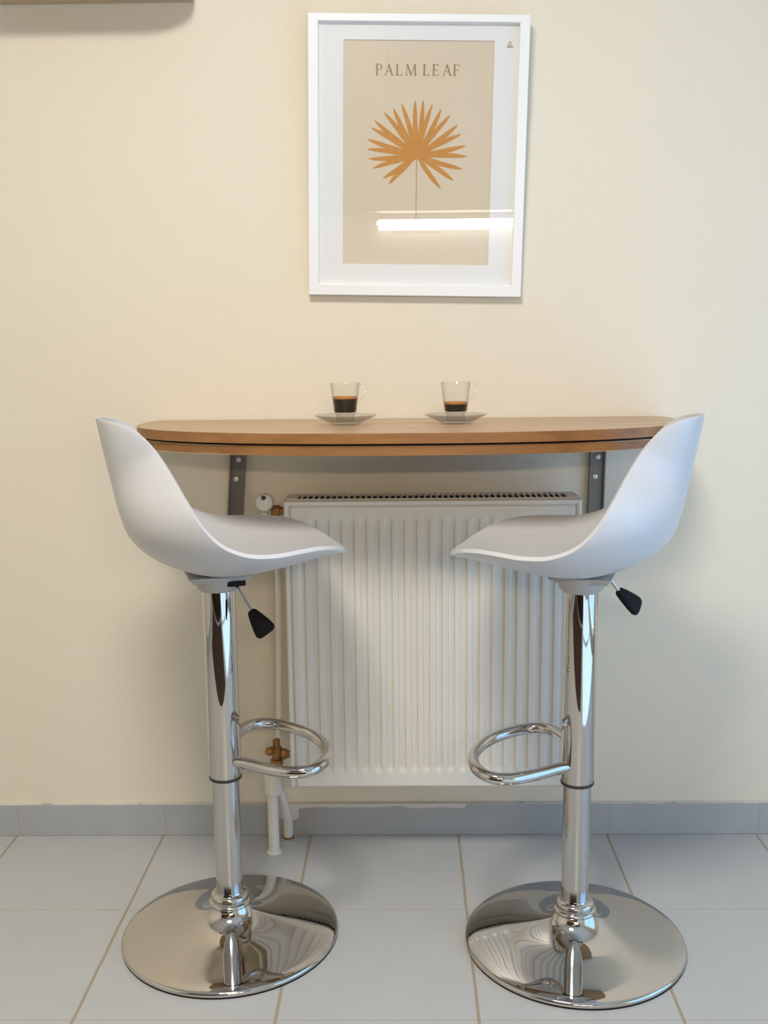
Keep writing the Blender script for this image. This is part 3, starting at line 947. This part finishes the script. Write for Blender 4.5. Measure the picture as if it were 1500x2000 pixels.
def build_stool(x, y, ang, tilt, lever, twist, label, name='bar_stool'):
    TW = Matrix.Rotation(twist, 3, 'Z')
    t = thing(name, label, 'bar stool', (x, y, 0), ang, 'white and chrome bar stools at the table')
    # base
    bm = B()
    prof = [(0, .0015), (.196, .0015), (.1995, .003), (.2005, .0065), (.200, .0095), (.197, .0115), (.185, .0150), (.165, .0190), (.140, .0235), (.115, .0280), (.095, .0325), (.078, .0375), (.064, .0430), (.053, .0495), (.046, .0560), (.042, .0620), (.040, .0660), (0, .0660)]
    rp = catmull([(r, 0, z) for r, z in prof[5:17]], 5)
    prof = prof[:5] + [(p.x, p.z) for p in rp] + [(0, .0660)]
    lathe(bm, prof, 128)
    base = link('base', bm, M_chrome, t, angle=60)
    bm = B()
    lathe(bm, [(.188, 0), (.199, 0), (.1992, .003), (.188, .003)], 96)
    link('floor_ring', bm, M_black, base)
    bm = B()
    lathe(bm, [(0, .065), (.0385, .065), (.0400, .068), (.0385, .0715), (.0340, .0730), (.0335, .0760), (.0355, .0790), (.0345, .0830), (.0310, .0860), (.0265, .0870), (.0255, .0900), (0, .0900)], 64)
    link('base_collar', bm, M_chrome, t, angle=50)
    bm = B()
    lathe(bm, [(0, .088), (.0248, .088), (.0248, .335), (0, .335)], 64)
    link('inner_column', bm, M_chrome_brushed, t)
    bm = B()
    lathe(bm, [(.0250, .3105), (.0296, .3105), (.0300, .3125), (.0300, .3155), (.0285, .3165), (.0250, .3165)], 64)
    link('ring_seal', bm, M_ring, t)
    bm = B()
    lathe(bm, [(.0250, .3160), (.0290, .3160), (.0293, .3180), (.0293, .672), (0, .672)], 64)
    link('outer_column', bm, M_chrome, t)
    # footrest loop
    bm = B()
    s = tilt
    path = [(.012, -.012 * s, .346), (.040, -.040 * s, .349), (.076, -.078 * s, .352), (.115, -.106 * s, .355), (.148, -.108 * s, .357), (.174, -.078 * s, .359), (.184, -.033 * s, .360), (.176, .015 * s, .361), (.155, .055 * s, .363), (.122, .086 * s, .366), (.088, .102 * s, .369), (.056, .094 * s, .372), (.030, .060 * s, .374), (.012, .014 * s, .374)]
    tube(bm, [TW @ p for p in catmull(path, 8)], 0.0103, 20)
    link('footrest', bm, M_chrome, t, angle=60)
    # seat
    bm = shell_mesh()
    o = link('seat_shell', bm, M_plastic, t, angle=180, recalc=False)
    solidify(o, 0.0075, SHELL_OFF)
    bm = B()
    box(bm, -.056, .050, -.050, .050, .691, .6955, 0.0015)
    for y0 in (-.040, .036):
        box(bm, -.05, .042, y0, y0 + .004, .684, .6915, 0.0005)
    plate = link('mounting_plate', bm, M_white_hub, t)
    bm = B()
    lathe(bm, [(0, .664), (.0335, .664), (.038, .669), (.043, .6820), (.047, .6915), (0, .6915)], 48)
    link('swivel_hub', bm, M_white_hub, t)
    bm = B()
    bx, by = (TW @ Vector((*lever['pivot'], 0)))[:2]
    box(bm, bx - .016, bx + .016, by - .010, by + .010, .6760, .6855, .002)
    link('lever_socket', bm, M_black, t)
    bm = B()
    a, b_, c = [TW @ Vector(p) for p in lever['pts']]
    tube(bm, [Vector((bx, by, .679)), a, a.lerp(b_, .5), b_ + (c - b_) * 0.1], 0.0036, 14)
    lv = link('height_lever', bm, M_chrome, t)
    bm = B()
    d = (c - b_).normalized()
    wide = TW @ Vector(lever['wide'])
    wide = (wide - d * wide.dot(d)).normalized()
    thin = d.cross(wide)
    L = (c - b_).length
    secs = [(0.0, .0055, .0050), (.06, .0085, .0062), (.3, .0125, .0070), (.62, .0170, .0072), (.85, .0190, .0068), (.96, .0165, .0056), (1.0, .0110, .0035)]
    rings = []
    for k, ww, tt in secs:
        rings.append([bm.verts.new(b_ + d * L * k + wide * ww * math.copysign(abs(math.cos(q)) ** .6, math.cos(q)) + thin * tt * math.copysign(abs(math.sin(q)) ** .6, math.sin(q))) for q in [2 * PI * i / 20 for i in range(20)]])
    for p, q in zip(rings, rings[1:]):
        for i in range(20):
            bm.faces.new((p[i], q[i], q[(i + 1) % 20], p[(i + 1) % 20]))
    bm.faces.new(rings[0]); bm.faces.new(rings[-1][::-1])
    link('lever_grip', bm, M_black, lv)
    return t

SHELL_OFF = -1
build_stool(-0.333, -0.400, math.radians(19), 1,
            dict(pivot=(.030, -.030), pts=[(.032, -.036, .672), (.0535, -.060, .637), (.080, -.080, .599)], wide=(1, 0, .6)), math.radians(-8),
            'white shell bar stool with chrome column and disc base, left of the radiator')
build_stool(0.305, -0.429, math.radians(162), -1,
            dict(pivot=(-.030, -.040), pts=[(-.045, -.050, .683), (-.065, -.070, .650), (-.104, -.090, .613)], wide=(.5, 0, .9)), math.radians(8),
            'white shell bar stool with chrome column and disc base, right of the radiator')

# ------------------------------------------------------------------ shelf on the wall, top left corner
bm = B()
poly = [(-0.80, -0.002), (-0.80, -0.13)] + [(-0.50 + 0.088 * math.sin(a), -0.042 - 0.088 * math.cos(a)) for a in [PI / 2 * i / 10 for i in range(11)]] + [(-0.412, -0.002)]
prism(bm, poly, 1.767, 1.789, bev=0.0015)
sh = link('wall_shelf', bm, M_shelf, None, angle=30)
sh['label'] = 'beige wooden wall shelf seen from below at the top left corner'
sh['category'] = 'shelf'

# ------------------------------------------------------------------ the kitchen side of the room, behind the photographer
def kitchen():
    for k in range(4):
        x0 = -2.0 + k * 0.62 + 0.012
        x1 = x0 + 0.60
        t = thing('base_cabinet', 'dark brown kitchen base cabinet under the worktop, %s' % ('farthest from the balcony door', 'third nearest the balcony door', 'second nearest the balcony door', 'nearest the balcony door')[k], 'cabinet', ((x0 + x1) / 2, -2.75, 0), 0, 'dark brown base cabinets')
        def s(name, bm, mat, parent=t, x0=x0, x1=x1):
            bmesh.ops.translate(bm, verts=bm.verts[:], vec=(-(x0 + x1) / 2, 2.75, 0))
            return link(name, bm, mat, parent, False)
        bm = B(); box(bm, x0, x1, -3.045, -2.48, 0.0, 0.86)
        s('carcass', bm, M_walnut)
        bm = B(); box(bm, x0 + .002, x1 - .002, -2.479, -2.461, 0.09, 0.855, .002)
        d = s('door', bm, M_walnut)
        bm = B(); tube(bm, [(x0 + .2, -2.45, .79), (x0 + .4, -2.45, .79)], .005, 10)
        s('handle', bm, M_chrome_brushed, d)
    bm = B(); box(bm, -1.995, 0.50, -3.045, -2.44, 0.862, 0.90, .003)
    o = link('worktop', bm, M_worktop, None, False)
    o['label'] = 'pale stone kitchen worktop on the dark base cabinets'
    o['category'] = 'worktop'
    t = thing('wall_cabinet', 'dark brown kitchen wall cabinet above the worktop', 'cabinet', (0.15, -2.9, 1.5))
    bm = B(); box(bm, -2.13, .75, -.145, .17, -.01, .78)
    link('carcass', bm, M_walnut, t, False)
    for x0 in (-2.13, -1.65, -1.17, -.69, -.21, .27):
        bm = B(); box(bm, x0 + .002, x0 + .478, .1705, .188, -.008, .778, .002)
        link('door', bm, M_walnut, t, False)
    t = thing('under_cabinet_lamp', 'slim strip lamp below the wall cabinet', 'lamp', (0.28, -3.02, 1.458))
    bm = B(); box(bm, -.42, .42, -.028, .022, 0, .027, .002)
    link('lamp_housing', bm, M_shade, t, False)
    bm = B()
    tube(bm, [(-.41, 0, -.010), (.41, 0, -.010)], .0095, 24)
    for v in bm.verts:
        if v.co.z > -.010:
            v.co.z *= .1
    link('lamp_diffuser', bm, M_strip_glow, t)
    L = bpy.data.lights.new('strip_lamp_light', 'AREA')
    L.shape = 'RECTANGLE'
    L.size = 0.8
    L.size_y = 0.05
    L.energy = STRIP_POWER
    L.color = (1.0, 0.80, 0.56)
    o = bpy.data.objects.new('strip_lamp_light', L)
    COL.objects.link(o)
    o.parent = t
    o.location = (0, .026, -.020)
    o.rotation_euler = (math.radians(80), 0, 0)
    L = bpy.data.lights.new('strip_lamp_downlight', 'AREA')
    L.shape = 'RECTANGLE'
    L.size = 0.8
    L.size_y = 0.02
    L.energy = 1.3
    L.color = (0.86, 0.93, 1.0)
    o = bpy.data.objects.new('strip_lamp_downlight', L)
    COL.objects.link(o)
    o.parent = t
    o.location = (0, 0.0, -.022)
kitchen()

bm = B(); box(bm, -1.7, 0.35, -2.40, -1.42, 0.0005, 0.010, 0.003)  # unseen rug, added so the chrome columns reflect something dark
rug = link('reflection_rug', bm, principled('dark_reflection_rug_pile', (0.035, 0.016, 0.008), 0.95, bump=0.6, bscale=300), None, False)
rug['label'] = 'unseen dark brown rug added on the floor to darken the chrome column reflections'
rug['category'] = 'rug'

def ceiling_lamp():
    x, y, z = CEIL_XY[0], CEIL_XY[1], RH
    t = thing('ceiling_lamp', 'round warm white ceiling lamp in the middle of the ceiling', 'lamp', (x, y, z))
    bm = B(); lathe(bm, [(0, -.001), (.31, -.001), (.31, -.035), (.295, -.040), (0, -.040)], 64)
    link('lamp_base', bm, M_shade, t)
    bm = B(); lathe(bm, [(.29, -.041), (.285, -.060), (.25, -.078), (.17, -.086), (0, -.088), ], 64)
    link('lamp_diffuser', bm, M_lamp_glass, t)
    L = bpy.data.lights.new('ceiling_lamp_light', 'AREA')
    L.shape = 'DISK'
    L.size = 0.56
    L.energy = CEIL_POWER
    L.color = CEIL_COLOR
    o = bpy.data.objects.new('ceiling_lamp_light', L)
    COL.objects.link(o)
    o.parent = t
    o.location = (0, 0, -0.095)
CEIL_XY = (-0.30, -1.70)
ceiling_lamp()
